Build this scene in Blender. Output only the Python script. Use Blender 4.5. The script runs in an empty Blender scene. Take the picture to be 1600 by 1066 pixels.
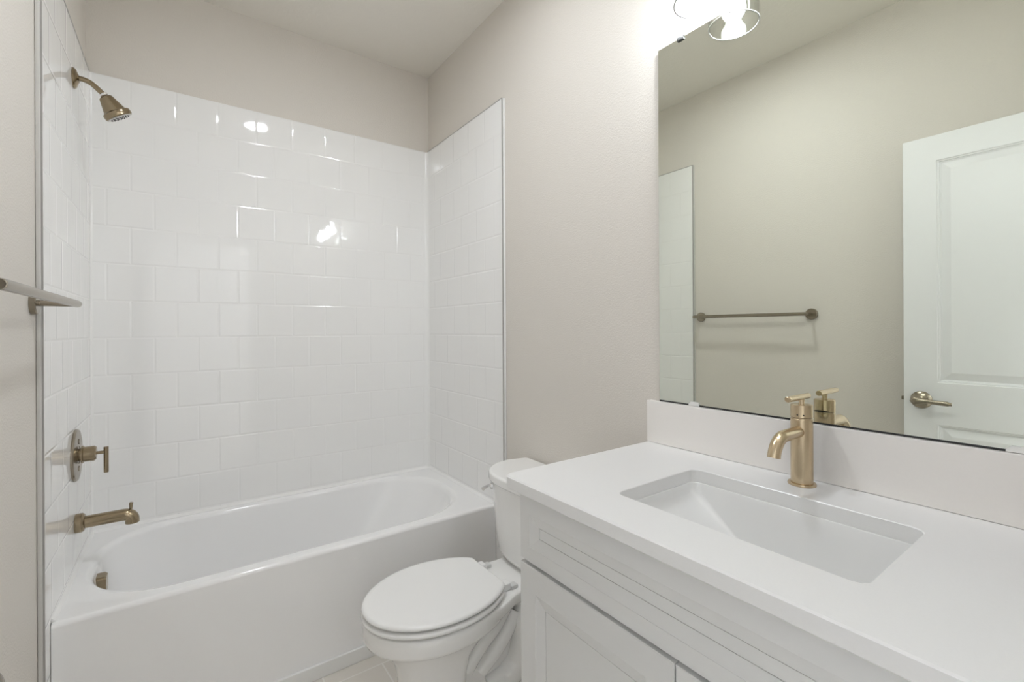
import bpy, bmesh, math, random
from mathutils import Vector, Matrix
random.seed(7)
PI = math.pi
S = bpy.context.scene
COL = S.collection

# ------------------------------------------------------------------ camera
F_PX, CY, YAW, ROLL, CAM_H = 716.0, 515.5, math.radians(35.73), math.radians(-0.29), 1.263
cam_data = bpy.data.cameras.new('camera')
cam = bpy.data.objects.new('camera', cam_data)
COL.objects.link(cam)
cam_data.sensor_fit = 'HORIZONTAL'
cam_data.sensor_width = 36.0
cam_data.lens = F_PX * 36.0 / 1600.0
cam_data.shift_y = -(533.0 - CY) / 1600.0
cam_data.clip_start = 0.02
_r = Vector((math.cos(YAW), -math.sin(YAW), 0)); _u = Vector((0, 0, 1)); _f = Vector((math.sin(YAW), math.cos(YAW), 0))
_R = _r * math.cos(ROLL) + _u * math.sin(ROLL)
_U = _u * math.cos(ROLL) - _r * math.sin(ROLL)
M = Matrix.Identity(4)
for i in range(3):
    M[i][0], M[i][1], M[i][2] = _R[i], _U[i], -_f[i]
M[0][3], M[1][3], M[2][3] = 0.0, 0.0, CAM_H
cam.matrix_world = M
S.camera = cam

# ------------------------------------------------------------------ world, exposure, lamp strengths
S.view_settings.view_transform = 'Standard'
S.view_settings.look = 'None'
S.view_settings.gamma = 1.0
S.view_settings.exposure = 0.0
S.view_settings.use_curve_mapping = False
S.cycles.max_bounces = 12
S.cycles.diffuse_bounces = 8
S.cycles.glossy_bounces = 6
S.cycles.transparent_max_bounces = 12
S.cycles.caustics_reflective = False
S.cycles.caustics_refractive = False
S.cycles.sample_clamp_indirect = 12.0
wd = bpy.data.worlds.new('world'); S.world = wd; wd.use_nodes = True
wd.node_tree.nodes['Background'].inputs[0].default_value = (1, 1, 1, 1)
wd.node_tree.nodes['Background'].inputs[1].default_value = 0.0
E_BULB, E_CEIL, E_HALL_FILL = 95.0, 180.0, 205.0
LAMP_COL = (0.93, 0.975, 1.035)

# ------------------------------------------------------------------ room numbers (metres; camera stands at x=0, y=0)
R, L, YB, YF, ZT, ZC = 1.189, 0.311, 2.494, 1.708, 2.310, 2.757
T = 0.012
YFRONT = -0.13
ZTUB, YTUB = 0.455, 1.771

# ------------------------------------------------------------------ materials
def new_mat(name):
    m = bpy.data.materials.new(name); m.use_nodes = True
    nt = m.node_tree
    return m, nt, nt.nodes['Principled BSDF']

def noise_bump(nt, bsdf, scale, strength, dist, detail=3, rough=0.5):
    geo = nt.nodes.new('ShaderNodeNewGeometry')
    n = nt.nodes.new('ShaderNodeTexNoise'); n.inputs['Scale'].default_value = scale
    n.inputs['Detail'].default_value = detail; n.inputs['Roughness'].default_value = rough
    nt.links.new(geo.outputs['Position'], n.inputs['Vector'])
    b = nt.nodes.new('ShaderNodeBump'); b.inputs['Strength'].default_value = strength; b.inputs['Distance'].default_value = dist
    nt.links.new(n.outputs['Fac'], b.inputs['Height'])
    nt.links.new(b.outputs['Normal'], bsdf.inputs['Normal'])
    return n, b

def simple(name, col, rough=0.5, metal=0.0, bump=None, coat=0.0):
    m, nt, b = new_mat(name)
    b.inputs['Base Color'].default_value = (*col, 1)
    b.inputs['Roughness'].default_value = rough
    b.inputs['Metallic'].default_value = metal
    if coat: b.inputs['Coat Weight'].default_value = coat
    if bump: noise_bump(nt, b, *bump)
    return m

def mottled(name, c1, c2, scale, rough, bump=None):
    m, nt, b = new_mat(name)
    b.inputs['Roughness'].default_value = rough
    geo = nt.nodes.new('ShaderNodeNewGeometry')
    n = nt.nodes.new('ShaderNodeTexNoise'); n.inputs['Scale'].default_value = scale; n.inputs['Detail'].default_value = 4
    nt.links.new(geo.outputs['Position'], n.inputs['Vector'])
    mx = nt.nodes.new('ShaderNodeMix'); mx.data_type = 'RGBA'
    mx.inputs[6].default_value = (*c1, 1); mx.inputs[7].default_value = (*c2, 1)
    nt.links.new(n.outputs['Fac'], mx.inputs[0]); nt.links.new(mx.outputs[2], b.inputs['Base Color'])
    if bump: noise_bump(nt, b, *bump)
    return m

M_WALL = simple('painted_wall', (0.70, 0.663, 0.61), 0.6, bump=(180, 0.32, 0.0045, 3))
M_HALL = simple('hall_paint', (0.80, 0.80, 0.80), 0.6)
M_CEIL = simple('painted_ceiling', (0.77, 0.74, 0.68), 0.8, bump=(60, 0.3, 0.004, 3))
M_TRIM = simple('white_trim_paint', (0.80, 0.80, 0.785), 0.35)
M_DOOR = simple('white_door_paint', (0.83, 0.835, 0.845), 0.38)
M_CAB = simple('white_cabinet_paint', (0.72, 0.72, 0.712), 0.42)
M_CABDARK = simple('cabinet_shadow_gap', (0.45, 0.44, 0.42), 0.6)
M_QUARTZ = mottled('white_quartz', (0.81, 0.807, 0.80), (0.785, 0.782, 0.775), 260, 0.28)
M_SPLASH = mottled('white_quartz_backsplash', (0.86, 0.83, 0.80), (0.84, 0.81, 0.78), 260, 0.32)
M_PORC = simple('white_porcelain', (0.885, 0.88, 0.865), 0.10, coat=0.3)
M_BASIN = simple('white_sink_porcelain', (0.83, 0.83, 0.82), 0.12, coat=0.3)
M_SEAT = simple('white_seat_plastic', (0.85, 0.847, 0.835), 0.2)
M_TUB = simple('white_tub_acrylic', (0.885, 0.882, 0.88), 0.12, coat=0.2)
M_CHROME = simple('chrome', (0.86, 0.86, 0.87), 0.08, 1.0)
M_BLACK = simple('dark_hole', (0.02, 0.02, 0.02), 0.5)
M_CLIP = simple('clear_plastic_clip', (0.80, 0.80, 0.78), 0.25)
M_HINGE = simple('grey_seat_fitting', (0.66, 0.66, 0.65), 0.3)
M_EDGE = simple('mirror_edge', (0.16, 0.18, 0.165), 0.25)
M_CAULK = simple('white_caulk', (0.82, 0.82, 0.81), 0.45)
M_CAULKSHADE = simple('shaded_caulk', (0.60, 0.59, 0.565), 0.5)  # shade along the left caulk line, put into its colour
M_EDGETRIM = simple('grey_edge_trim', (0.40, 0.39, 0.37), 0.4)

def brushed(name, col, rough, stretch):
    m, nt, b = new_mat(name)
    b.inputs['Base Color'].default_value = (*col, 1); b.inputs['Metallic'].default_value = 1.0
    b.inputs['Roughness'].default_value = rough
    tc = nt.nodes.new('ShaderNodeTexCoord'); mp = nt.nodes.new('ShaderNodeMapping'); mp.inputs['Scale'].default_value = stretch
    n = nt.nodes.new('ShaderNodeTexNoise'); n.inputs['Scale'].default_value = 220; n.inputs['Detail'].default_value = 1
    nt.links.new(tc.outputs['Object'], mp.inputs['Vector']); nt.links.new(mp.outputs['Vector'], n.inputs['Vector'])
    mr = nt.nodes.new('ShaderNodeMapRange'); mr.inputs[3].default_value = rough - .03; mr.inputs[4].default_value = rough + .03
    nt.links.new(n.outputs['Fac'], mr.inputs[0]); nt.links.new(mr.outputs[0], b.inputs['Roughness'])
    return m
M_BRONZE = brushed('champagne_bronze', (0.33, 0.265, 0.175), 0.22, (1, 1, 8))
M_FAUCET = brushed('champagne_bronze_faucet', (0.60, 0.485, 0.33), 0.26, (8, 8, 1))
M_NICKEL = brushed('warm_brushed_nickel', (0.34, 0.30, 0.24), 0.24, (1, 8, 1))

def mirror_mat():
    m, nt, b = new_mat('mirror_silver')
    b.inputs['Base Color'].default_value = (0.83, 0.855, 0.775, 1)
    b.inputs['Metallic'].default_value = 1.0; b.inputs['Roughness'].default_value = 0.0
    return m
M_MIRROR = mirror_mat()

def glass_mat():
    m = bpy.data.materials.new('clear_glass'); m.use_nodes = True; nt = m.node_tree
    nt.nodes.remove(nt.nodes['Principled BSDF'])
    out = nt.nodes['Material Output']
    tr = nt.nodes.new('ShaderNodeBsdfTransparent'); tr.inputs[0].default_value = (0.97, 0.975, 0.97, 1)
    gl = nt.nodes.new('ShaderNodeBsdfGlossy'); gl.inputs['Roughness'].default_value = 0.02
    lw = nt.nodes.new('ShaderNodeLayerWeight'); lw.inputs[0].default_value = 0.5
    pw = nt.nodes.new('ShaderNodeMath'); pw.operation = 'POWER'; pw.inputs[1].default_value = 4.0; nt.links.new(lw.outputs['Facing'], pw.inputs[0])
    fr = nt.nodes.new('ShaderNodeMapRange'); fr.inputs[3].default_value = 0.07; fr.inputs[4].default_value = 0.7; nt.links.new(pw.outputs[0], fr.inputs[0])
    mx = nt.nodes.new('ShaderNodeMixShader')
    nt.links.new(fr.outputs[0], mx.inputs[0]); nt.links.new(tr.outputs[0], mx.inputs[1]); nt.links.new(gl.outputs[0], mx.inputs[2])
    nt.links.new(mx.outputs[0], out.inputs['Surface'])
    return m
M_GLASS = glass_mat()
M_RIM = simple('polished_glass_rim', (0.9, 0.9, 0.9), 0.15)

def emit(name, col, strength):
    m = bpy.data.materials.new(name); m.use_nodes = True; nt = m.node_tree
    nt.nodes.remove(nt.nodes['Principled BSDF'])
    e = nt.nodes.new('ShaderNodeEmission'); e.inputs[0].default_value = (*col, 1); e.inputs[1].default_value = strength
    nt.links.new(e.outputs[0], nt.nodes['Material Output'].inputs['Surface'])
    return m
M_BULB = emit('lit_bulb', LAMP_COL, E_BULB)
M_CEILGLOW = emit('lit_ceiling_lens', LAMP_COL, E_CEIL)
M_HALLFILL = emit('hall_fill_lens', LAMP_COL, E_HALL_FILL)

def tile_mat(name, axis, u0, parity):
    """moulded 6 inch tile pattern in running bond; axis 0/1 = world x/y runs along the rows"""
    m, nt, b = new_mat(name)
    b.inputs['Base Color'].default_value = (0.87, 0.866, 0.855, 1)
    b.inputs['Roughness'].default_value = 0.035
    b.inputs['Coat Weight'].default_value = 0.15
    N = nt.nodes; K = nt.links
    def mth(op, a, c=None, c2=None):
        n = N.new('ShaderNodeMath'); n.operation = op
        for i, v in enumerate((a, c, c2)):
            if v is None: continue
            if isinstance(v, (int, float)): n.inputs[i].default_value = v
            else: K.new(v, n.inputs[i])
        return n.outputs[0]
    geo = N.new('ShaderNodeNewGeometry'); sp = N.new('ShaderNodeSeparateXYZ'); K.new(geo.outputs['Position'], sp.inputs[0])
    PH, PW = 0.1532, 0.1546
    v = mth('DIVIDE', mth('SUBTRACT', ZT, sp.outputs[2]), PH)
    row = mth('FLOOR', v)
    odd = mth('MODULO', mth('ADD', row, 100 + parity), 2.0)
    u = mth('ADD', mth('DIVIDE', mth('SUBTRACT', sp.outputs[axis], u0), PW), mth('MULTIPLY', odd, 0.5))
    def edge(t, p):
        fr = mth('FRACT', t)
        return mth('MULTIPLY', mth('MINIMUM', fr, mth('SUBTRACT', 1.0, fr)), p)
    d = mth('MINIMUM', edge(u, PW), edge(v, PH))
    mr = N.new('ShaderNodeMapRange'); mr.interpolation_type = 'SMOOTHSTEP'
    mr.inputs[1].default_value = 0.0; mr.inputs[2].default_value = 0.0065; mr.inputs[3].default_value = 0; mr.inputs[4].default_value = 1
    K.new(d, mr.inputs[0])
    # every tile leans a hair differently, plus the slow waviness of moulded acrylic
    cmb = N.new('ShaderNodeCombineXYZ'); K.new(mth('FLOOR', u), cmb.inputs[0]); K.new(row, cmb.inputs[1])
    wn = N.new('ShaderNodeTexWhiteNoise'); wn.noise_dimensions = '3D'; K.new(cmb.outputs[0], wn.inputs['Vector'])
    sc = N.new('ShaderNodeSeparateColor'); K.new(wn.outputs['Color'], sc.inputs[0])
    lean = mth('ADD', mth('MULTIPLY', mth('SUBTRACT', sc.outputs[0], .5), mth('FRACT', u)), mth('MULTIPLY', mth('SUBTRACT', sc.outputs[1], .5), mth('FRACT', v)))
    ns = N.new('ShaderNodeTexNoise'); ns.inputs['Scale'].default_value = 9; ns.inputs['Detail'].default_value = 1
    K.new(geo.outputs['Position'], ns.inputs['Vector'])
    hgt = mth('ADD', mth('ADD', mth('MULTIPLY', mr.outputs[0], 0.9), mth('MULTIPLY', lean, 0.45)), mth('MULTIPLY', ns.outputs['Fac'], 0.55))
    bp = N.new('ShaderNodeBump'); bp.inputs['Strength'].default_value = 0.85; bp.inputs['Distance'].default_value = 0.0011
    K.new(hgt, bp.inputs['Height']); K.new(bp.outputs['Normal'], b.inputs['Normal']); K.new(bp.outputs['Normal'], b.inputs['Coat Normal'])
    return m
M_TILE_B = tile_mat('moulded_tile_back', 0, -0.2504, 1)
M_TILE_R = tile_mat('moulded_tile_right', 1, 2.0111 - .1546 * 3, 0)
M_TILE_L = tile_mat('moulded_tile_left', 1, 1.8724 - .1546 * 3, 0)
M_ACRYL = simple('surround_acrylic', (0.87, 0.866, 0.855), 0.12, coat=0.15)

def floor_mat():
    m, nt, b = new_mat('floor_plank_tile')
    b.inputs['Roughness'].default_value = 0.35
    geo = nt.nodes.new('ShaderNodeNewGeometry')
    br = nt.nodes.new('ShaderNodeTexBrick')
    br.offset = 0.33
    br.inputs['Color1'].default_value = (0.72, 0.685, 0.63, 1); br.inputs['Color2'].default_value = (0.67, 0.635, 0.58, 1)
    br.inputs['Mortar'].default_value = (0.80, 0.78, 0.74, 1)
    br.inputs['Scale'].default_value = 1.0; br.inputs['Mortar Size'].default_value = 0.003; br.inputs['Mortar Smooth'].default_value = 0.1
    br.inputs['Brick Width'].default_value = 0.61; br.inputs['Row Height'].default_value = 0.305
    mp = nt.nodes.new('ShaderNodeMapping'); mp.inputs['Location'].default_value = (0.0, 0.128, 0)
    nt.links.new(geo.outputs['Position'], mp.inputs['Vector']); nt.links.new(mp.outputs['Vector'], br.inputs['Vector'])
    ns = nt.nodes.new('ShaderNodeTexNoise'); ns.inputs['Scale'].default_value = 5; ns.inputs['Detail'].default_value = 5
    nt.links.new(geo.outputs['Position'], ns.inputs['Vector'])
    mx = nt.nodes.new('ShaderNodeMix'); mx.data_type = 'RGBA'; mx.blend_type = 'OVERLAY'; mx.inputs[0].default_value = 0.25
    nt.links.new(br.outputs['Color'], mx.inputs[6]); nt.links.new(ns.outputs['Fac'], mx.inputs[7])
    nt.links.new(mx.outputs[2], b.inputs['Base Color'])
    return m
M_FLOOR = floor_mat()

# ------------------------------------------------------------------ mesh helpers
def finish(bm, name, mats, parent=None, sharp=35, smooth=True):
    """link the bmesh as one object; vertices were given in world space"""
    bmesh.ops.recalc_face_normals(bm, faces=bm.faces)
    lim = math.radians(sharp)
    for f in bm.faces: f.smooth = smooth
    for e in bm.edges:
        if len(e.link_faces) == 2:
            e.smooth = e.link_faces[0].normal.angle(e.link_faces[1].normal, 0) < lim
    me = bpy.data.meshes.new(name)
    off = Vector((0, 0, 0))
    if parent is not None:
        p = parent
        while p is not None:
            off += Vector(p.location); p = p.parent
        bmesh.ops.translate(bm, verts=bm.verts, vec=-off)
        loc = Vector((0, 0, 0))
    else:
        xs = [v.co for v in bm.verts]
        lo = Vector([min(c[i] for c in xs) for i in range(3)]); hi = Vector([max(c[i] for c in xs) for i in range(3)])
        loc = Vector(((lo.x + hi.x) / 2, (lo.y + hi.y) / 2, lo.z))
        bmesh.ops.translate(bm, verts=bm.verts, vec=-loc)
    bm.to_mesh(me); bm.free()
    o = bpy.data.objects.new(name, me); COL.objects.link(o)
    o.location = loc
    for m in (mats if isinstance(mats, (list, tuple)) else [mats]): me.materials.append(m)
    if parent is not None: o.parent = parent
    if smooth:
        wn = o.modifiers.new('weighted_normals', 'WEIGHTED_NORMAL'); wn.keep_sharp = True; wn.mode = 'FACE_AREA'; wn.weight = 50
    return o

def root(name, loc, label=None, cat=None, group=None, kind=None):
    o = bpy.data.objects.new(name, None); COL.objects.link(o); o.location = loc; o.empty_display_size = 0.05
    if label: o['label'] = label
    if cat: o['category'] = cat
    if group: o['group'] = group
    if kind: o['kind'] = kind
    return o
def tag(o, label, cat, group=None):
    o['label'] = label; o['category'] = cat
    if group: o['group'] = group
    return o

def box(bm, x0, x1, y0, y1, z0, z1, bev=0.0, seg=2):
    r = bmesh.ops.create_cube(bm, size=1.0)
    vs = r['verts']
    for v in vs:
        v.co = Vector((x0 + (v.co.x + .5) * (x1 - x0), y0 + (v.co.y + .5) * (y1 - y0), z0 + (v.co.z + .5) * (z1 - z0)))
    if bev:
        es = list({e for v in vs for e in v.link_edges})
        bmesh.ops.bevel(bm, geom=es, offset=bev, segments=seg, affect='EDGES', profile=0.5)
    return bm
def boxm(*a, **k): return box(bmesh.new(), *a, **k)

def loft(bm, loops, cap0=True, cap1=True, closed=False):
    rings = [[bm.verts.new(p) for p in lp] for lp in loops]
    n = len(rings[0])
    pairs = list(zip(rings, rings[1:]))
    if closed: pairs.append((rings[-1], rings[0]))
    for a, b in pairs:
        for i in range(n):
            j = (i + 1) % n
            bm.faces.new((a[i], a[j], b[j], b[i]))
    if not closed:
        if cap0: bm.faces.new(rings[0][::-1])
        if cap1: bm.faces.new(rings[-1])
    return bm

def frame_of(axis):
    w = Vector(axis).normalized()
    t = Vector((0, 0, 1)) if abs(w.z) < 0.9 else Vector((1, 0, 0))
    u = t.cross(w).normalized(); v = w.cross(u)
    return u, v, w

def lathe(bm, base, axis, prof, n=40, cap0=True, cap1=True, closed=False):
    """prof: (radius, distance along axis)"""
    u, v, w = frame_of(axis); base = Vector(base)
    loops = []
    for r, h in prof:
        r = max(r, 1e-5)
        loops.append([base + w * h + (u * math.cos(2 * PI * i / n) + v * math.sin(2 * PI * i / n)) * r for i in range(n)])
    return loft(bm, loops, cap0, cap1, closed)

def tube(bm, pts, rad, n=20, cap=True, squash=None):
    pts = [Vector(p) for p in pts]
    rs = rad if isinstance(rad, (list, tuple)) else [rad] * len(pts)
    loops = []; prev = None
    for i, p in enumerate(pts):
        d = (pts[min(i + 1, len(pts) - 1)] - pts[max(i - 1, 0)]).normalized()
        if prev is None: u, v, _ = frame_of(d)
        else:
            u = (prev - d * prev.dot(d)).normalized(); v = d.cross(u)
        prev = u
        loops.append([p + (u * math.cos(2 * PI * k / n) + v * math.sin(2 * PI * k / n)) * rs[i] for k in range(n)])
    return loft(bm, loops, cap, cap)

def spline(ctrl, n=8):
    """Catmull-Rom through the control points"""
    c = [Vector(p) for p in ctrl]; c = [c[0] * 2 - c[1]] + c + [c[-1] * 2 - c[-2]]
    out = []
    for i in range(1, len(c) - 2):
        for k in range(n):
            t = k / n; a, b, d, e = c[i - 1], c[i], c[i + 1], c[i + 2]
            out.append(0.5 * ((2 * b) + (d - a) * t + (2 * a - 5 * b + 4 * d - e) * t * t + (3 * b - a - 3 * d + e) * t ** 3))
    out.append(c[-2]); return out

def rrect(x0, x1, y0, y1, rad, z, m=8):
    """rounded rectangle, 4*m points; rad one number or four (corners x0y0, x1y0, x1y1, x0y1)"""
    rr = rad if isinstance(rad, (list, tuple)) else [rad] * 4
    cs = [(x0 + rr[0], y0 + rr[0], PI), (x1 - rr[1], y0 + rr[1], 1.5 * PI), (x1 - rr[2], y1 - rr[2], 0), (x0 + rr[3], y1 - rr[3], .5 * PI)]
    out = []
    for (cx, cy, a0), r in zip(cs, rr):
        for k in range(m):
            a = a0 + (PI / 2) * k / (m - 1)
            out.append(Vector((cx + r * math.cos(a), cy + r * math.sin(a), z)))
    return out

def panel_slab(bm, mapf, u0, u1, v0, v1, th, panels, profile, bev=0.0015):
    """slab with raised or recessed panels let into its front (d=0) face; panels share the same u range"""
    pu0, pu1 = panels[0][0], panels[0][1]
    us = [u0, pu0, pu1, u1]
    vs = sorted({v0, v1, *[p[2] for p in panels], *[p[3] for p in panels]})
    g = {}
    def V(u, v, d):
        k = (round(u, 5), round(v, 5), round(d, 5))
        if k not in g: g[k] = bm.verts.new(mapf(u, v, d))
        return g[k]
    b = bev
    def U(u): return u0 + b if u == u0 else u1 - b if u == u1 else u
    def W(v): return v0 + b if v == v0 else v1 - b if v == v1 else v
    for a, c in zip(us, us[1:]):
        for e, f in zip(vs, vs[1:]):
            hit = [p for p in panels if abs(p[0] - a) < 1e-6 and abs(p[2] - e) < 1e-6]
            if hit and abs(hit[0][3] - f) < 1e-6:
                loops = [(0, 0)] + list(profile)
                prev = None
                for ins, d in loops:
                    q = [V(a + ins, e + ins, d), V(c - ins, e + ins, d), V(c - ins, f - ins, d), V(a + ins, f - ins, d)]
                    if prev:
                        for i in range(4):
                            j = (i + 1) % 4; bm.faces.new((prev[i], prev[j], q[j], q[i]))
                    prev = q
                bm.faces.new(prev)
            else:
                bm.faces.new((V(U(a), W(e), 0), V(U(c), W(e), 0), V(U(c), W(f), 0), V(U(a), W(f), 0)))
    # rim: small chamfer then sides then back
    def ring(ins, d):
        pts = [(u, v0 + ins) for u in (u0 + ins, pu0, pu1, u1 - ins)] + [(u1 - ins, W(v) if ins else v) for v in vs[1:-1]] + \
              [(u, v1 - ins) for u in (u1 - ins, pu1, pu0, u0 + ins)] + [(u0 + ins, v) for v in reversed(vs[1:-1])]
        return [V(u, v, d) for u, v in pts]
    r0, r1, r2 = ring(b, 0), ring(0, b), ring(0, th)
    n = len(r0)
    for p, q in ((r0, r1), (r1, r2)):
        for i in range(n):
            j = (i + 1) % n; bm.faces.new((p[i], p[j], q[j], q[i]))
    bm.faces.new(r2)
    return bm

# ------------------------------------------------------------------ the room
def struct(name, bm, mat, **k):
    o = finish(bm, name, mat, **k); o['kind'] = 'structure'; return o
HX0, HX1, HY0 = -1.0, 1.5, -1.55
struct('floor', boxm(-L - .1, R + .1, YFRONT - .12, YB + .1, -.08, 0), M_FLOOR)
struct('floor_hall', boxm(HX0, HX1, HY0, YFRONT - .12, -.08, 0), M_FLOOR)
struct('ceiling', boxm(-L - .1, R + .1, YFRONT - .12, YB + .1, ZC, ZC + .08), M_CEIL)
struct('ceiling_hall', boxm(HX0, HX1, HY0, YFRONT - .12, ZC, ZC + .08), M_HALL)
struct('wall_right', boxm(R, R + .1, YFRONT, YB + .1, 0, ZC), M_WALL)
struct('wall_left', boxm(-L - .1, -L, YFRONT, YB + .1, 0, ZC), M_WALL)
struct('wall_back', boxm(-L, R, YB, YB + .1, 0, ZC), M_WALL)
DX0, DX1, DTOP = -0.215, 0.53, 2.08
bm = bmesh.new()
box(bm, -L - .1, DX0 - .02, YFRONT - .12, YFRONT, 0, ZC); box(bm, DX1 + .02, R + .1, YFRONT - .12, YFRONT, 0, ZC); box(bm, DX0 - .02, DX1 + .02, YFRONT - .12, YFRONT, DTOP + .02, ZC)
struct('wall_front', bm, M_WALL)
bm = bmesh.new()
box(bm, DX0 - .02, DX0, YFRONT - .13, YFRONT + .002, 0, DTOP); box(bm, DX1, DX1 + .02, YFRONT - .13, YFRONT + .002, 0, DTOP); box(bm, DX0 - .02, DX1 + .02, YFRONT - .13, YFRONT + .002, DTOP, DTOP + .02)
box(bm, DX1 + .006, DX1 + .066, YFRONT, YFRONT + .015, 0, DTOP + .07); box(bm, DX0 - .066, DX0 - .022, YFRONT, YFRONT + .015, 0, DTOP + .07); box(bm, DX0 - .066, DX1 + .066, YFRONT, YFRONT + .0152, DTOP + .01, DTOP + .07)
struct('trim_1', bm, M_TRIM)
struct('wall_hall_back', boxm(HX0, HX1, HY0 - .1, HY0, 0, ZC), M_HALL)
struct('wall_hall_left', boxm(HX0 - .1, HX0, HY0 - .1, YFRONT - .12, 0, ZC), M_HALL)
struct('wall_hall_right', boxm(HX1, HX1 + .1, HY0 - .1, YFRONT - .12, 0, ZC), M_HALL)
bm = bmesh.new(); box(bm, HX0, -L - .1, YFRONT - .12, YFRONT - .02, 0, ZC); box(bm, R + .1, HX1, YFRONT - .12, YFRONT - .02, 0, ZC)
struct('wall_hall_front', bm, M_WALL)
struct('baseboard_left', boxm(-L, -L + .014, YFRONT + .02, YF - .004, 0, .10, bev=.004), M_TRIM)
struct('baseboard_right', boxm(R - .014, R, .885, YF - .004, 0, .10, bev=.004), M_TRIM)
struct('trim_2', boxm(-L + T, R - T, YTUB - .012, YTUB - .0005, 0, .052, bev=.003), M_TRIM)

# ------------------------------------------------------------------ tub surround: three moulded panels
sback = root('surround_panel', (0.44, YB - T, ZTUB), 'wide glossy white tile-patterned panel on the wall behind the bathtub', 'wall panel', 'tub surround panels')
finish(boxm(-L + .001, R - .001, YB - T, YB - .0005, ZTUB + .002, ZT, bev=.002), 'tiled_sheet', M_TILE_B, sback)
def side(sx, mat, label):
    xw = R if sx > 0 else -L
    rt = root('surround_panel', (xw - sx * T, 2.1, 0), label, 'wall panel', 'tub surround panels')
    bm = bmesh.new()
    # an L in elevation: full height above the tub rim, a narrow leg down to the floor in front of the apron
    poly = [(YF, .001), (YTUB - .0004, .001), (YTUB - .0004, ZTUB + .002), (YB - T - .0003, ZTUB + .002), (YB - T - .0003, ZT), (YF, ZT)]
    loft(bm, [[Vector((x, y, z)) for y, z in poly] for x in sorted((xw - sx * T, xw - sx * .0005))])
    finish(bm, 'tiled_sheet', mat, rt, smooth=False)
    bm = bmesh.new(); box(bm, *sorted((xw - sx * .0005, xw - sx * .0135)), YF - .0045, YF - .0002, .001, ZT + .001)
    box(bm, *sorted((xw - sx * .0005, xw - sx * .0126)), YF, YB - T, ZT + .0001, ZT + .0045)
    finish(bm, 'edge_trim', M_EDGETRIM, rt)['label'] = 'thin grey edge strip'
    finish(boxm(*sorted((xw - sx * .0005, xw - sx * .010)), YF - .0115, YF - .0047, .001, ZT + .001, bev=.002), 'caulk_line', M_CAULK if sx > 0 else M_CAULKSHADE, rt)
    # coved inside corner
    bm = bmesh.new(); rc = .020 if sx > 0 else .008; cx, cy = xw - sx * (T + rc), YB - T - rc
    arc = [(cx + sx * rc * math.cos(a), cy + rc * math.sin(a)) for a in [PI / 2 * k / 8 for k in range(9)]] + [(xw - sx * T, YB - T)]
    loft(bm, [[Vector((x, y, z)) for x, y in arc] for z in (ZTUB + .004, ZT - .002)])
    finish(bm, 'corner_cove', M_ACRYL, rt)
    q = .010
    bm = bmesh.new()
    loft(bm, [[Vector((xw - sx * T, y, ZTUB + .0003)), Vector((xw - sx * (T + q), y, ZTUB + .0003)), Vector((xw - sx * T, y, ZTUB + q))] for y in (YTUB + .014, YB - T - .001)])
    finish(bm, 'seam_bead', M_ACRYL, rt, smooth=False)
side(1, M_TILE_R, 'narrow glossy white tile-patterned panel beside the toilet at the right end of the bathtub')
side(-1, M_TILE_L, 'narrow glossy white tile-patterned panel that carries the shower fittings')
q = .010
bm = bmesh.new()
loft(bm, [[Vector((x, YB - T, ZTUB + .0003)), Vector((x, YB - T - q, ZTUB + .0003)), Vector((x, YB - T, ZTUB + q))] for x in (-L + T, R - T)])
finish(bm, 'seam_bead', M_ACRYL, sback, smooth=False)

# ------------------------------------------------------------------ bathtub
tub = root('bathtub', (0.44, 2.13, 0), 'white alcove bathtub with a flat plain apron below the tiled surround', 'bathtub')
bx0, bx1, by0, by1 = -L + T + .0003, R - T - .0003, YTUB, YB - T - .001
def basin(ins, z, dx0=0, dx1=0, m=10):
    rr = [.25, .28, .25, .25]
    return rrect(-.252 + ins + dx0, 1.100 - ins - dx1, 1.832 + ins, 2.448 - ins, [max(.05, r - ins * .4) for r in rr], z, m)
m = 10
lp = [rrect(bx0, bx1, by0, by1, .002, 0.0, m), rrect(bx0, bx1, by0, by1, .002, ZTUB - .014, m)]
for k in range(1, 6):
    a = PI / 2 * k / 5
    lp.append(rrect(bx0, bx1, by0 + .014 * (1 - math.cos(a)), by1, .002, ZTUB - .014 + .014 * math.sin(a), m))
lp.append(basin(-.016, ZTUB))
for k in range(1, 8):
    a = PI / 2 * k / 7
    lp.append(basin(-.016 + .022 * math.sin(a), ZTUB - .024 * (1 - math.cos(a)), 0, .010 * (k / 7) ** 2))
for z, ins, d1 in ((.40, .010, .022), (.30, .024, .075), (.20, .040, .135), (.14, .058, .18), (.11, .09, .21), (.10, .13, .23)):
    lp.append(basin(ins, z, 0, d1))
bm = bmesh.new(); loft(bm, lp)
finish(bm, 'tub_body', M_TUB, tub, sharp=50)
# overflow on the inside of the drain end
bm = bmesh.new(); lathe(bm, (-.2555, 2.13, .432), (1, 0, -.07), [(.009, 0), (.009, .003), (.0055, .0035)], 20)
finish(bm, 'screw_ring', M_CHROME, tub)['label'] = 'small chrome ring above the overflow cover'
bm = bmesh.new()
prof = [Vector((0, 0, 0))]
out = rrect(2.13 - .030, 2.13 + .030, .355, .418, .012, 0, 6)
loft(bm, [[Vector((x, p.x, p.y)) for p in out] for x in (-.262, -.224)] + [[Vector((-.217, 2.13 + (p.x - 2.13) * .85, .3865 + (p.y - .3865) * .85)) for p in out]])
finish(bm, 'overflow_cover', M_BRONZE, tub)['label'] = 'bronze overflow cover'
bm = bmesh.new(); lathe(bm, (.02, 2.13, .1005), (0, 0, 1), [(.034, 0), (.034, .003), (.028, .006)], 24)
finish(bm, 'drain', M_BRONZE, tub)

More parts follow.
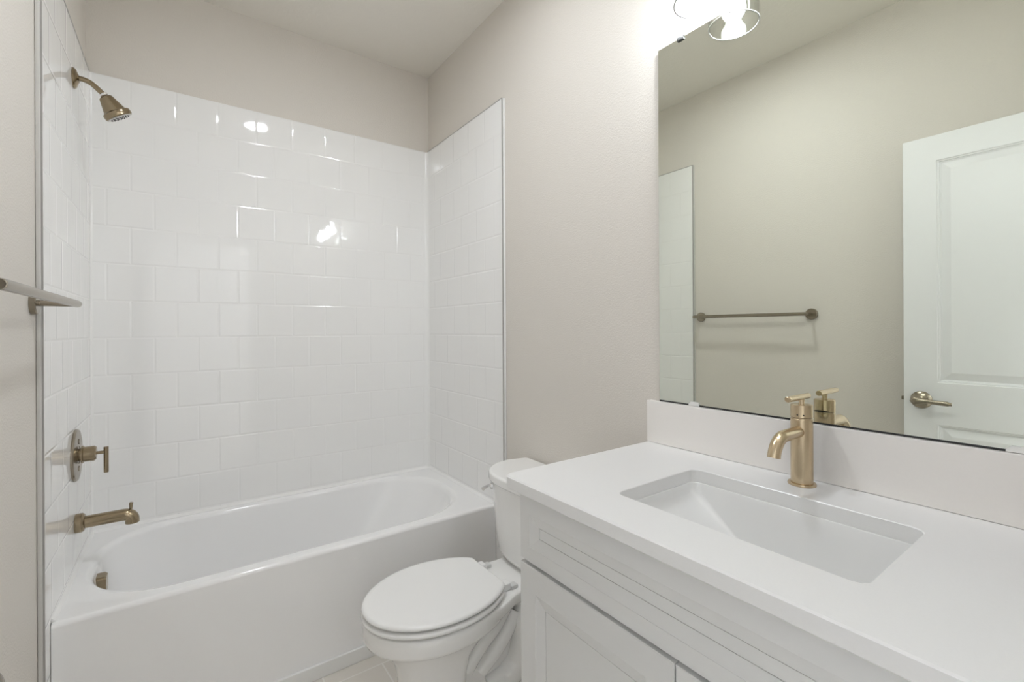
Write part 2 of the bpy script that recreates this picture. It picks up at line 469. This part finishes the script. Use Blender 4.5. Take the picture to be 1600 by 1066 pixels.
# ------------------------------------------------------------------ shower head
YS = 2.14; XL = -L + T
sh = root('showerhead', (XL, YS, 2.128), 'brushed bronze shower head on a short curved arm high on the left tiled wall', 'shower head')
bm = bmesh.new(); lathe(bm, (XL, YS, 2.13), (1, 0, 0), [(.034, 0), (.034, .003), (.030, .008), (.016, .013), (.0115, .016)], 36)
finish(bm, 'flange', M_BRONZE, sh)
arm = spline([(XL + .004, YS, 2.131), (XL + .022, YS, 2.133), (XL + .045, YS, 2.126), (XL + .068, YS, 2.106), (XL + .078, YS, 2.095)], 6)
bm = bmesh.new(); tube(bm, arm, .0085, 20); finish(bm, 'arm', M_BRONZE, sh)
ax = Vector((.044, .0145, -.068)).normalized(); hb = Vector((XL + .078, YS, 2.096))
bm = bmesh.new(); lathe(bm, hb - ax * .004, ax, [(.011, 0), (.0125, .002), (.0125, .007), (.010, .010)], 32)
finish(bm, 'swivel_nut', M_CHROME, sh)
bm = bmesh.new(); u, v, w = frame_of(ax); loops = []
for r, h, scal in ((.013, .006, 0), (.0180, .008, 0), (.0205, .011, .0), (.0350, .054, .08), (.0370, .057, .05), (.0415, .060, .0), (.0425, .064, 0), (.0425, .074, 0), (.0400, .078, 0), (.037, .0785, 0)):
    loops.append([hb + w * h + (u * math.cos(t) + v * math.sin(t)) * r * (1 - scal * (.5 + .5 * math.cos(3 * t))) for t in [2 * PI * i / 48 for i in range(48)]])
loft(bm, loops, True, True); hd = finish(bm, 'spray_head', M_BRONZE, sh)
bm = bmesh.new(); lathe(bm, hb + ax * .0782, ax, [(.036, 0), (.036, .0018), (.033, .0022)], 40)
fp = finish(bm, 'face_plate', simple('pale_spray_plate', (.72, .71, .69), .35), sh); fp['label'] = 'pale spray plate with dark nozzles'
bm = bmesh.new()
for rr_, nn in ((.009, 6), (.019, 11), (.028, 16)):
    for k in range(nn):
        a = 2 * PI * k / nn
        lathe(bm, hb + ax * .0802 + (u * math.cos(a) + v * math.sin(a)) * rr_, ax, [(.0024, 0), (.0018, .0022)], 8)
nz = finish(bm, 'nozzles', simple('dark_nozzle', (.05, .05, .05), .5), sh); nz['kind'] = 'stuff'

# ------------------------------------------------------------------ shower valve
va = root('shower_valve', (XL, YS, .842), 'brushed bronze round shower valve with lever handle below the shower head', 'shower valve')
VZ = .842
bm = bmesh.new(); lathe(bm, (XL, YS, VZ), (1, 0, 0), [(.0885, 0), (.0885, .004), (.0855, .008), (.078, .0095), (.030, .0105), (.030, .009)], 56)
finish(bm, 'escutcheon', M_NICKEL, va)
for dz in (.046, -.046):
    bm = bmesh.new(); lathe(bm, (XL + .0098, YS, VZ + dz), (1, 0, 0), [(.009, 0), (.009, .002), (.005, .0028)], 18)
    finish(bm, 'screw', M_NICKEL, va)
bm = bmesh.new(); lathe(bm, (XL + .008, YS, VZ), (1, 0, 0), [(.021, 0), (.021, .008), (.0295, .009), (.0295, .0135), (.0255, .015), (.0255, .042), (.021, .047), (.008, .048)], 40)
finish(bm, 'valve_body', M_BRONZE, va)
hn = root('handle', (0, 0, 0)); hn.parent = va
bm = bmesh.new(); tube(bm, [(XL + .05, YS, VZ), (XL + .084, YS, VZ)], .0055, 16)
tube(bm, [(XL + .080, YS, VZ + .018), (XL + .080, YS, VZ + .017), (XL + .080, YS, VZ - .0705), (XL + .080, YS, VZ - .072)], [.0060, .0070, .0070, .0060], 24)
COL.objects.unlink(hn); bpy.data.objects.remove(hn)
finish(bm, 'handle', M_BRONZE, va)

# ------------------------------------------------------------------ tub spout
SZ = .609
spt = root('tub_spout', (XL, YS, SZ), 'brushed bronze tub spout with a small diverter knob over the end of the bathtub', 'tub spout')
bm = bmesh.new(); lathe(bm, (XL, YS, SZ), (1, 0, 0), [(.031, 0), (.032, .003), (.032, .018), (.028, .023), (.0215, .0255)], 40); finish(bm, 'collar', M_BRONZE, spt)
bm = bmesh.new(); pth = [(XL + .02, YS, SZ), (XL + .06, YS, SZ), (XL + .10, YS, SZ), (XL + .128, YS, SZ)] + [(XL + .128 + .022 * math.sin(a), YS, SZ - .022 * (1 - math.cos(a))) for a in [PI / 2 * k / 8 for k in range(1, 9)]] + [(XL + .150, YS, SZ - .032)]
tube(bm, pth, .0205, 28); finish(bm, 'spout_tube', M_BRONZE, spt)
bm = bmesh.new(); tube(bm, [(XL + .146, YS, SZ + .014), (XL + .147, YS, SZ + .036), (XL + .148, YS, SZ + .040)], [.004, .0058, .0055], 16); finish(bm, 'diverter_knob', M_BRONZE, spt)

# ------------------------------------------------------------------ towel bar
TZ, TX = 1.337, -L + .086
tb = root('towel_bar', (-L, 1.33, TZ), 'brushed nickel towel bar on two round mounts on the left wall', 'towel bar')
for y in (1.655, 1.028):
    bm = bmesh.new(); lathe(bm, (-L, y, TZ), (1, 0, 0), [(.029, 0), (.029, .011), (.027, .013), (.009, .0132)], 36); finish(bm, 'mount', M_NICKEL, tb)
    bm = bmesh.new(); tube(bm, [(-L + .012, y, TZ), (TX, y, TZ)], .0075, 20); finish(bm, 'post', M_NICKEL, tb)
bm = bmesh.new(); tube(bm, [(TX, 1.645 + .014, TZ), (TX, 1.645 + .013, TZ), (TX, 1.645, TZ), (TX, 1.03, TZ), (TX, 1.018, TZ), (TX, 1.017, TZ)], [.007, .0088, .0095, .0095, .0088, .007], 24)
finish(bm, 'bar', M_NICKEL, tb)

# ------------------------------------------------------------------ toilet
TY = 1.34
def U(u): return R - u
wc = root('toilet', (U(.45), TY, 0), 'white two-piece toilet with closed lid between the bathtub and the vanity', 'toilet')
def egg(z, u0, af, ab, hw, n=64, ucut=None, ex=2.0):
    out = []
    for i in range(n):
        t = 2 * PI * i / n
        c, s = math.cos(t), math.sin(t)
        a = af if c > 0 else ab
        u = u0 + a * math.copysign(abs(c) ** (2 / ex), c); y = hw * math.copysign(abs(s) ** (2 / ex), s)
        if ucut is not None and u < ucut: u = ucut
        out.append(Vector((U(u), TY + y, z)))
    return out
# bowl body: rim band, undercut, tapering to a column on the foot
bm = bmesh.new()
lp = [egg(0.0, .50, .175, .05, .112, ex=2.3), egg(.03, .50, .165, .045, .104, ex=2.3), egg(.10, .50, .155, .045, .099, ex=2.3), egg(.19, .50, .155, .050, .101, ex=2.3), egg(.25, .50, .170, .07, .110, ex=2.2),
      egg(.285, .51, .182, .15, .124), egg(.305, .515, .192, .20, .136), egg(.322, .525, .200, .22, .150), egg(.331, .53, .215, .235, .166), egg(.338, .53, .226, .245, .175), egg(.350, .53, .231, .25, .180), egg(.375, .53, .232, .25, .181), egg(.389, .53, .230, .25, .179), egg(.394, .53, .222, .245, .171)]
loft(bm, lp)
# shelf carrying the tank and the rim's shoulders running back to it
sh_lp = []
for z, ins in ((.335, .03), (.345, .012), (.36, 0), (.385, 0), (.3925, .008)):
    pl = [(.035, .118), (.12, .118), (.22, .112), (.30, .118), (.37, .150), (.45, .168)]
    pts = [(u, h - ins) for u, h in pl] + [(u, -(h - ins)) for u, h in reversed(pl)]
    sh_lp.append([Vector((U(u), TY + y, z)) for u, y in pts])
loft(bm, sh_lp)
# trapway: a bulging S on both flanks
for s in (-1, 1):
    tube(bm, spline([(U(.30), TY + s * .064, .335), (U(.35), TY + s * .070, .285), (U(.41), TY + s * .068, .235), (U(.455), TY + s * .060, .175)], 6), .024, 18)
    tube(bm, spline([(U(.27), TY + s * .066, .305), (U(.305), TY + s * .072, .250), (U(.35), TY + s * .068, .200), (U(.405), TY + s * .060, .150)], 6), .025, 18)
    tube(bm, spline([(U(.22), TY + s * .058, .345), (U(.235), TY + s * .078, .28), (U(.240), TY + s * .082, .20), (U(.262), TY + s * .078, .135), (U(.31), TY + s * .072, .100), (U(.38), TY + s * .062, .085)], 6), [.040] * 6 + [.046] * 12 + [.044] * 6 + [.040] * 7, 22)
# central web and foot
box(bm, U(.50), U(.16), TY - .062, TY + .062, .02, .34, bev=.02)
lpf = []
for z, ins in ((0, 0), (.03, .002), (.05, .012), (.058, .03)):
    lpf.append(rrect(U(.48) + ins, U(.13) - ins, TY - .118 + ins, TY + .118 - ins, .05 - ins * .5, z, 8))
loft(bm, lpf)
finish(bm, 'bowl', M_PORC, wc, sharp=60)
for s in (-1, 1):
    bm = bmesh.new(); lathe(bm, (U(.31), TY + s * .098, .050), (0, 0, 1), [(.014, 0), (.014, .012), (.008, .019), (.001, .021)], 20); finish(bm, 'bolt_cap', M_PORC, wc)
# tank and lid: bowed front
def tankloop(z, hw, d0, d1, k=3.2, n=40):
    pts = []
    for i in range(n + 1):
        y = -hw + 2 * hw * i / n
        pts.append((d0 + (d1 - d0) * max(0, 1 - abs(y / hw) ** k) ** (1 / 1.9), y))
    back = [(.018, hw * .90), (.014, hw * .84), (.014, 0), (.014, -hw * .84), (.018, -hw * .90)]
    return [Vector((U(u), TY + y, z)) for u, y in pts + back]
bm = bmesh.new()
loft(bm, [tankloop(.397, .150, .10, .195), tankloop(.405, .170, .10, .212), tankloop(.43, .186, .10, .224), tankloop(.50, .197, .10, .232), tankloop(.60, .205, .10, .238), tankloop(.687, .211, .10, .242)])
finish(bm, 'tank', M_PORC, wc, sharp=60)
bm = bmesh.new()
loft(bm, [tankloop(.6875, .214, .10, .246), tankloop(.690, .222, .10, .254), tankloop(.697, .225, .10, .257), tankloop(.716, .225, .10, .257), tankloop(.722, .222, .10, .254), tankloop(.725, .214, .10, .246)])
finish(bm, 'tank_lid', M_PORC, wc, sharp=60)
# seat ring and lid
def seatloop(z, ins, back=.338):
    return egg(z, .53, .236 - ins, .245 - ins, .184 - ins, ucut=back)
bm = bmesh.new()
loft(bm, [seatloop(.398, .03), seatloop(.3985, .008), seatloop(.401, .003), seatloop(.4075, .0), seatloop(.413, .003), seatloop(.4155, .010), seatloop(.4155, .035)]); finish(bm, 'seat', M_SEAT, wc, sharp=60)
bm = bmesh.new()
loft(bm, [seatloop(.4212, .035, .336), seatloop(.4212, .008, .334), seatloop(.424, .003, .334), seatloop(.429, .0025, .334), seatloop(.4335, .006, .335), seatloop(.4355, .012, .338), seatloop(.4365, .022, .344), seatloop(.4370, .07, .37)]); finish(bm, 'seat_lid', M_SEAT, wc, sharp=60)
for s in (-1, 1):
    bm = bmesh.new(); box(bm, U(.345), U(.300), TY + s * .075 - .018, TY + s * .075 + .018, .394, .418, bev=.005); finish(bm, 'hinge', M_SEAT, wc)
    bm = bmesh.new(); box(bm, U(.299), U(.272), TY + s * .082 - .013, TY + s * .082 + .013, .393, .405, bev=.003); finish(bm, 'hinge_cap', M_HINGE, wc)['label'] = 'grey hinge bolt cover'
# flush lever on the far front corner of the tank
bm = bmesh.new(); ln = Vector((-.80, .60, 0)).normalized(); lb = Vector((U(.205), TY + .158, .655))
lathe(bm, lb - ln * .012, ln, [(.012, 0), (.012, .020), (.010, .024)], 20)
tube(bm, [lb + ln * .016, lb + ln * .020 + Vector((-.012, -.002, -.001)), lb + ln * .020 + Vector((-.030, -.010, -.004))], [.005, .006, .0075], 12)
finish(bm, 'flush_lever', M_CHROME, wc)['label'] = 'chrome flush lever'

# ------------------------------------------------------------------ vanity
CZ = .916
cab = root('vanity_cabinet', (.92, .453, 0), 'white vanity cabinet with shaker panel doors under the quartz countertop', 'cabinet')
XF = .650; CY0, CY1 = .030, .876
bm = bmesh.new()
XB = R - .016
box(bm, XF + .020, XB, CY0, CY0 + .016, .10, .884); box(bm, XF + .020, XB, CY1 - .016, CY1, .10, .884)
box(bm, XF + .020, XB, CY0 + .016, CY1 - .016, .10, .116); box(bm, XB - .012, XB, CY0 + .016, CY1 - .016, .116, .884)
box(bm, XF + .020, XF + .038, CY0 + .016, CY1 - .016, .845, .884); box(bm, XF + .020, XF + .038, CY0 + .016, CY1 - .016, .690, .750)
box(bm, XF + .020, XF + .038, .440, .468, .116, .690)
finish(bm, 'carcass', M_CAB, cab)
finish(boxm(XF + .085, R - .02, CY0 + .001, CY1 - .001, .001, .0995), 'toe_kick', M_CAB, cab)
mp = lambda u, v, d: Vector((XF + d, u, v))
prof = [(.0005, .0008), (.0270, .0075), (.0270, .0108), (.0282, .0108), (.0282, .0078)]
bm = bmesh.new(); panel_slab(bm, mp, CY0 + .002, CY1 - .002, .7245, .882, .0195, [(CY0 + .038, CY1 - .038, .7595, .836)], prof[:1] + [(.0255, .0075), (.0255, .0108), (.0267, .0108), (.0267, .0078)]); finish(bm, 'false_front', M_CAB, cab, smooth=False)
for y0, y1 in ((.4555, CY1 - .002), (CY0 + .002, .4525)):
    bm = bmesh.new(); panel_slab(bm, mp, y0, y1, .115, .7155, .0195, [(y0 + .056, y1 - .056, .172, .6585)], prof); finish(bm, 'door', M_CAB, cab, smooth=False)

# countertop with a cut-out, undermount sink, backsplash
SX0, SX1, SY0, SY1 = .7455, 1.031, .223, .662
m = 8
ox0, ox1, oy0, oy1 = .625, R - .0005, .0, .909
rad = [.004, .002, .002, .022]
lp = [rrect(ox0 + .003, ox1, oy0, oy1 - .003, rad, CZ - .030, m), rrect(ox0, ox1, oy0, oy1, rad, CZ - .027, m), rrect(ox0, ox1, oy0, oy1, rad, CZ - .003, m), rrect(ox0 + .003, ox1, oy0, oy1 - .003, rad, CZ, m),
      rrect(SX0 - .0015, SX1 + .0015, SY0 - .0015, SY1 + .0015, .0215, CZ, m), rrect(SX0, SX1, SY0, SY1, .020, CZ - .0015, m), rrect(SX0, SX1, SY0, SY1, .020, CZ - .030, m)]
bm = bmesh.new(); loft(bm, lp, closed=True)
tag(finish(bm, 'countertop', M_QUARTZ, sharp=25), 'white quartz countertop with a rectangular sink cut-out on the vanity cabinet', 'countertop')
bm = bmesh.new(); box(bm, R - .022, R - .0005, .0, .909, CZ + .0005, 1.0435, bev=.0015)
tag(finish(bm, 'backsplash', M_SPLASH), 'low white quartz backsplash standing on the countertop under the mirror', 'backsplash')
snk = root('sink', (.888, .443, .74), 'white rectangular undermount sink with sloping sides let into the countertop', 'sink')
lp = []
zt = CZ - .0302
for ins, z, r in ((-.030, zt, .03), (.0005, zt, .021), (.0025, zt - .002, .021), (.0035, zt - .012, .021), (.006, zt - .024, .022)):
    lp.append(rrect(SX0 + ins, SX1 - ins, SY0 + ins, SY1 - ins, r, z, m))
for t in (.25, .5, .75, .93, 1.0):
    k = t if t < .9 else t
    iy = .006 + .150 * t; ix = .006 + .009 * t
    lp.append(rrect(SX0 + ix, SX1 - ix, SY0 + iy * .62, SY1 - iy, max(.012, .020 - .012 * t), zt - .024 - .112 * t - (.006 if t == 1 else 0), m))
lp.append(rrect(.86, .93, .36, .48, .03, zt - .148, m))
bm = bmesh.new(); loft(bm, lp, cap0=False)
nb = len(bm.faces)
lp2 = [rrect(SX0 - .030, SX1 + .030, SY0 - .030, SY1 + .030, .03, zt - .001, m), rrect(SX0 - .028, SX1 + .028, SY0 - .028, SY1 + .028, .03, zt - .012, m), rrect(SX0 + .02, SX1 - .02, SY0 + .05, SY1 - .07, .04, zt - .158, m)]
loft(bm, lp2, cap0=False)
finish(bm, 'basin', M_BASIN, snk, sharp=45)
bm = bmesh.new(); lathe(bm, (.895, .42, zt - .1478), (0, 0, 1), [(.030, 0), (.030, .002), (.024, .004), (.022, .002)], 28); finish(bm, 'drain', M_BRONZE, snk)

# ------------------------------------------------------------------ faucet
FX, FY = 1.118, .452
fa = root('faucet', (FX, FY, CZ), 'champagne bronze single-hole faucet standing on the countertop behind the sink', 'faucet')
bm = bmesh.new(); lathe(bm, (FX, FY, CZ), (0, 0, 1), [(.0275, 0), (.0280, .002), (.0270, .005), (.0225, .006)], 48); finish(bm, 'base_ring', M_FAUCET, fa)
bm = bmesh.new(); lathe(bm, (FX, FY, CZ + .005), (0, 0, 1), [(.0218, 0), (.0218, .141), (.0208, .142), (.0208, .144)], 48); finish(bm, 'body', M_FAUCET, fa)
bm = bmesh.new(); lathe(bm, (FX, FY, CZ + .1495), (0, 0, 1), [(.0208, 0), (.0218, .0012), (.0218, .027), (.0208, .0285), (.006, .0285)], 48); finish(bm, 'cap', M_FAUCET, fa)
bm = bmesh.new(); lathe(bm, (FX, FY, CZ + .177), (0, 0, 1), [(.007, 0), (.0055, .005), (.0065, .018)], 24)
tube(bm, [(FX + .034, FY, CZ + .1945), (FX + .033, FY, CZ + .1945), (FX - .067, FY, CZ + .1945), (FX - .068, FY, CZ + .1945)], [.0052, .0064, .0064, .0052], 24); finish(bm, 'lever_handle', M_FAUCET, fa)
bm = bmesh.new()
sz = CZ + .119
pth = [(FX - .012, FY, sz), (FX - .05, FY, sz), (FX - .085, FY, sz)] + [(FX - .085 - .046 * math.sin(a), FY, sz - .046 * (1 - math.cos(a))) for a in [PI / 2 * k / 10 for k in range(1, 10)]]
tube(bm, pth, [.0125] * len(pth), 28); finish(bm, 'spout', M_FAUCET, fa)
bm = bmesh.new()
for a in (.0, .55):
    d = Vector((-math.cos(a), -math.sin(a), 0))
    lathe(bm, Vector((FX, FY, CZ + .1565)) + d * .0214, d, [(.0016, 0), (.0016, .0007)], 10)
finish(bm, 'marker_dots', M_BLACK, fa)['label'] = 'tiny dark hot and cold dots'

bm = bmesh.new()
ang = [math.radians(-62 + 124 * k / 12) for k in range(13)]
lo = [Vector((FX + .0221 * math.cos(a), FY + .0221 * math.sin(a), CZ + .1492)) for a in ang]
hi = [Vector((FX + .0221 * math.cos(a), FY + .0221 * math.sin(a), CZ + .1492 + .0045 * math.cos(a * 90 / 63))) for a in ang]
li = [Vector((FX + .0200 * math.cos(a), FY + .0200 * math.sin(a), CZ + .1492)) for a in ang]
loft(bm, [[lo[k], hi[k], li[k]] for k in range(13)])
finish(bm, 'cap_slot', M_BLACK, fa)['label'] = 'dark crescent slot behind the cap'

# ------------------------------------------------------------------ mirror
XM = R - .009
mi = root('wall_mirror', (XM, .43, 1.048), 'large frameless rectangular wall mirror above the backsplash', 'mirror')
bm = bmesh.new(); box(bm, XM, R - .003, .012, .871, 1.048, 2.110)
for f in bm.faces: f.material_index = 0 if f.normal.x < -.5 else 1
bmesh.ops.recalc_face_normals(bm, faces=bm.faces)
for f in bm.faces: f.material_index = 0 if f.normal.x < -.9 else 1
finish(bm, 'mirror_glass', [M_MIRROR, M_EDGE], mi, smooth=False)
finish(boxm(XM - .0006, R - .003, .012, .871, 1.0442, 1.0479), 'dark_gap_strip', M_BLACK, mi)['label'] = 'black strip painting in the dark gap along the bottom edge'  # black strip put in for the dark gap and edge reflection under the glass
def clip(y, z, up, mat):
    bm = bmesh.new()
    pts = [(-.016, 0), (.016, 0), (.016, .004), (.009, .011), (-.012, .011), (-.016, .008)]
    loft(bm, [[Vector((x, y + a, z + up * b)) for a, b in pts] for x in (XM - .004, XM - .0005)])
    o = finish(bm, 'clip', mat, mi, smooth=False); return o
for y in (.755, .132): clip(y, 1.0445, 1, M_CLIP)['label'] = 'clear plastic bottom clip'
for y in (.792, .10):
    bm = bmesh.new(); box(bm, XM - .005, R - .004, y - .011, y + .011, 2.1005, 2.113, bev=.002)
    finish(bm, 'clip', simple('dark_metal_clip', (.10, .10, .10), .25, .8), mi)['label'] = 'dark metal top clip'

# ------------------------------------------------------------------ vanity light over the mirror: three glass shades
LX, LZ = 1.098, 2.117
vl = root('vanity_light', (R, .46, 2.33), 'three-shade wall light with clear glass cylinders above the mirror, at the top edge', 'wall light')
bm = bmesh.new(); box(bm, R - .022, R - .0005, .20, .72, 2.285, 2.375, bev=.004); finish(bm, 'backplate', M_NICKEL, vl)
for y in (.68, .46, .24):
    bm = bmesh.new(); tube(bm, spline([(R - .02, y, 2.33), (R - .06, y, 2.335), (LX, y, 2.32), (LX, y, 2.30)], 5), .008, 16); finish(bm, 'arm', M_NICKEL, vl)
    bm = bmesh.new(); lathe(bm, (LX, y, 2.268), (0, 0, 1), [(.022, -.02), (.022, 0), (.030, .001), (.030, .03), (.012, .036)], 28); finish(bm, 'socket_cup', M_NICKEL, vl)
    bm = bmesh.new(); rr_ = .066
    lathe(bm, (LX, y, LZ), (0, 0, 1), [(rr_ - .003, .001), (rr_ - .0015, 0), (rr_, .001), (rr_, .140), (rr_ - .006, .148), (.024, .150), (.024, .147), (rr_ - .008, .145), (rr_ - .003, .138)], 56, closed=True)
    sg = finish(bm, 'glass_shade', M_GLASS, vl)
    bm = bmesh.new(); lathe(bm, (LX, y, LZ), (0, 0, 1), [(rr_ - .0035, -.0022), (rr_ + .0002, -.0022), (rr_ + .0002, -.0002), (rr_ - .0035, -.0002)], 56, closed=True); finish(bm, 'polished_rim', M_RIM, sg)
    bm = bmesh.new(); lathe(bm, (LX, y, LZ + .012), (0, 0, 1), [(.0005, 0), (.012, .002), (.021, .008), (.0275, .018), (.032, .030), (.031, .042), (.024, .058), (.017, .078), (.0135, .095), (.0135, .118)], 24)
    finish(bm, 'bulb', M_BULB, sg)

# ------------------------------------------------------------------ ceiling light in the middle of the room, and an unseen hall lamp added as fill
cl = root('ceiling_light', (.44, 1.19, ZC), 'round flush ceiling light in the middle of the bathroom ceiling', 'ceiling light')
bm = bmesh.new(); lathe(bm, (.44, 1.19, ZC), (0, 0, -1), [(.095, 0), (.095, .006), (.075, .010), (.075, .004)], 48); finish(bm, 'trim_ring', M_TRIM, cl)
bm = bmesh.new(); lathe(bm, (.44, 1.19, ZC - .0045), (0, 0, -1), [(.0745, 0), (.0745, .002)], 40); finish(bm, 'lens', M_CEILGLOW, cl)
hl = root('hall_fill_light', (1.18, -.62, ZC), 'added round fill light on the unseen hall ceiling behind the doorway', 'ceiling light')
bm = bmesh.new(); lathe(bm, (1.18, -.62, ZC), (0, 0, -1), [(.17, 0), (.17, .02), (.15, .022)], 48); finish(bm, 'trim_ring', M_TRIM, hl)
bm = bmesh.new(); lathe(bm, (1.18, -.62, ZC - .0225), (0, 0, -1), [(.149, 0), (.149, .012)], 40); finish(bm, 'lens', M_HALLFILL, hl)

# ------------------------------------------------------------------ the open door against the left wall (seen in the mirror)
DF = -.200
dr = root('door_1', (DF, .25, .012), kind='structure')
dmap = lambda u, v, d: Vector((DF - d, u, v))
dprof = [(.003, .004), (.007, .004), (.009, .0105), (.015, .0115), (.044, .002)]
bm = bmesh.new(); DY0, DY1 = -.112, .6275
panel_slab(bm, dmap, DY0, DY1, .012, 2.070, .035, [(DY0 + .110, DY1 - .110, .235, .858), (DY0 + .110, DY1 - .110, 1.032, 1.963)], dprof, bev=.002)
finish(bm, 'door_slab', M_DOOR, dr, smooth=False)
HY, HZ = .568, .956
bm = bmesh.new(); lathe(bm, (DF, HY, HZ), (1, 0, 0), [(.0366, 0), (.0366, .004), (.030, .011), (.018, .015), (.012, .018), (.0105, .050)], 40)
lev = spline([(DF + .064, HY + .021, HZ), (DF + .068, HY, HZ), (DF + .063, HY - .035, HZ + .001), (DF + .058, HY - .07, HZ - .001), (DF + .055, HY - .105, HZ - .003)], 6)
loops = []
for i, p in enumerate(lev):
    t = i / (len(lev) - 1)
    hz = .004 + .014 * math.sin(min(1, t / .18) * PI / 2) - .0085 * min(1, max(0, (t - .12) / .35)); hx = .0075
    if t > .94: hz *= .7; hx *= .7
    d = (lev[min(i + 1, len(lev) - 1)] - lev[max(i - 1, 0)]).normalized(); nx = d.cross(Vector((0, 0, 1))).normalized()
    loops.append([p + nx * (hx * math.cos(a)) + Vector((0, 0, hz * math.sin(a))) for a in [2 * PI * k / 20 for k in range(20)]])
loft(bm, loops); finish(bm, 'door_handle', M_NICKEL, dr)
bm = bmesh.new(); lathe(bm, (DF - .035, HY, HZ), (-1, 0, 0), [(.0366, 0), (.0366, .004), (.030, .011), (.014, .016), (.011, .045)], 32)
tube(bm, [(DF - .082, HY + .01, HZ), (DF - .084, HY - .03, HZ), (DF - .080, HY - .10, HZ - .002)], [.011, .009, .007], 16); finish(bm, 'door_handle', M_NICKEL, dr)
bm = bmesh.new(); box(bm, DF - .026, DF - .010, DY1, DY1 + .011, HZ - .008, HZ + .008, bev=.002); finish(bm, 'latch', M_NICKEL, dr)
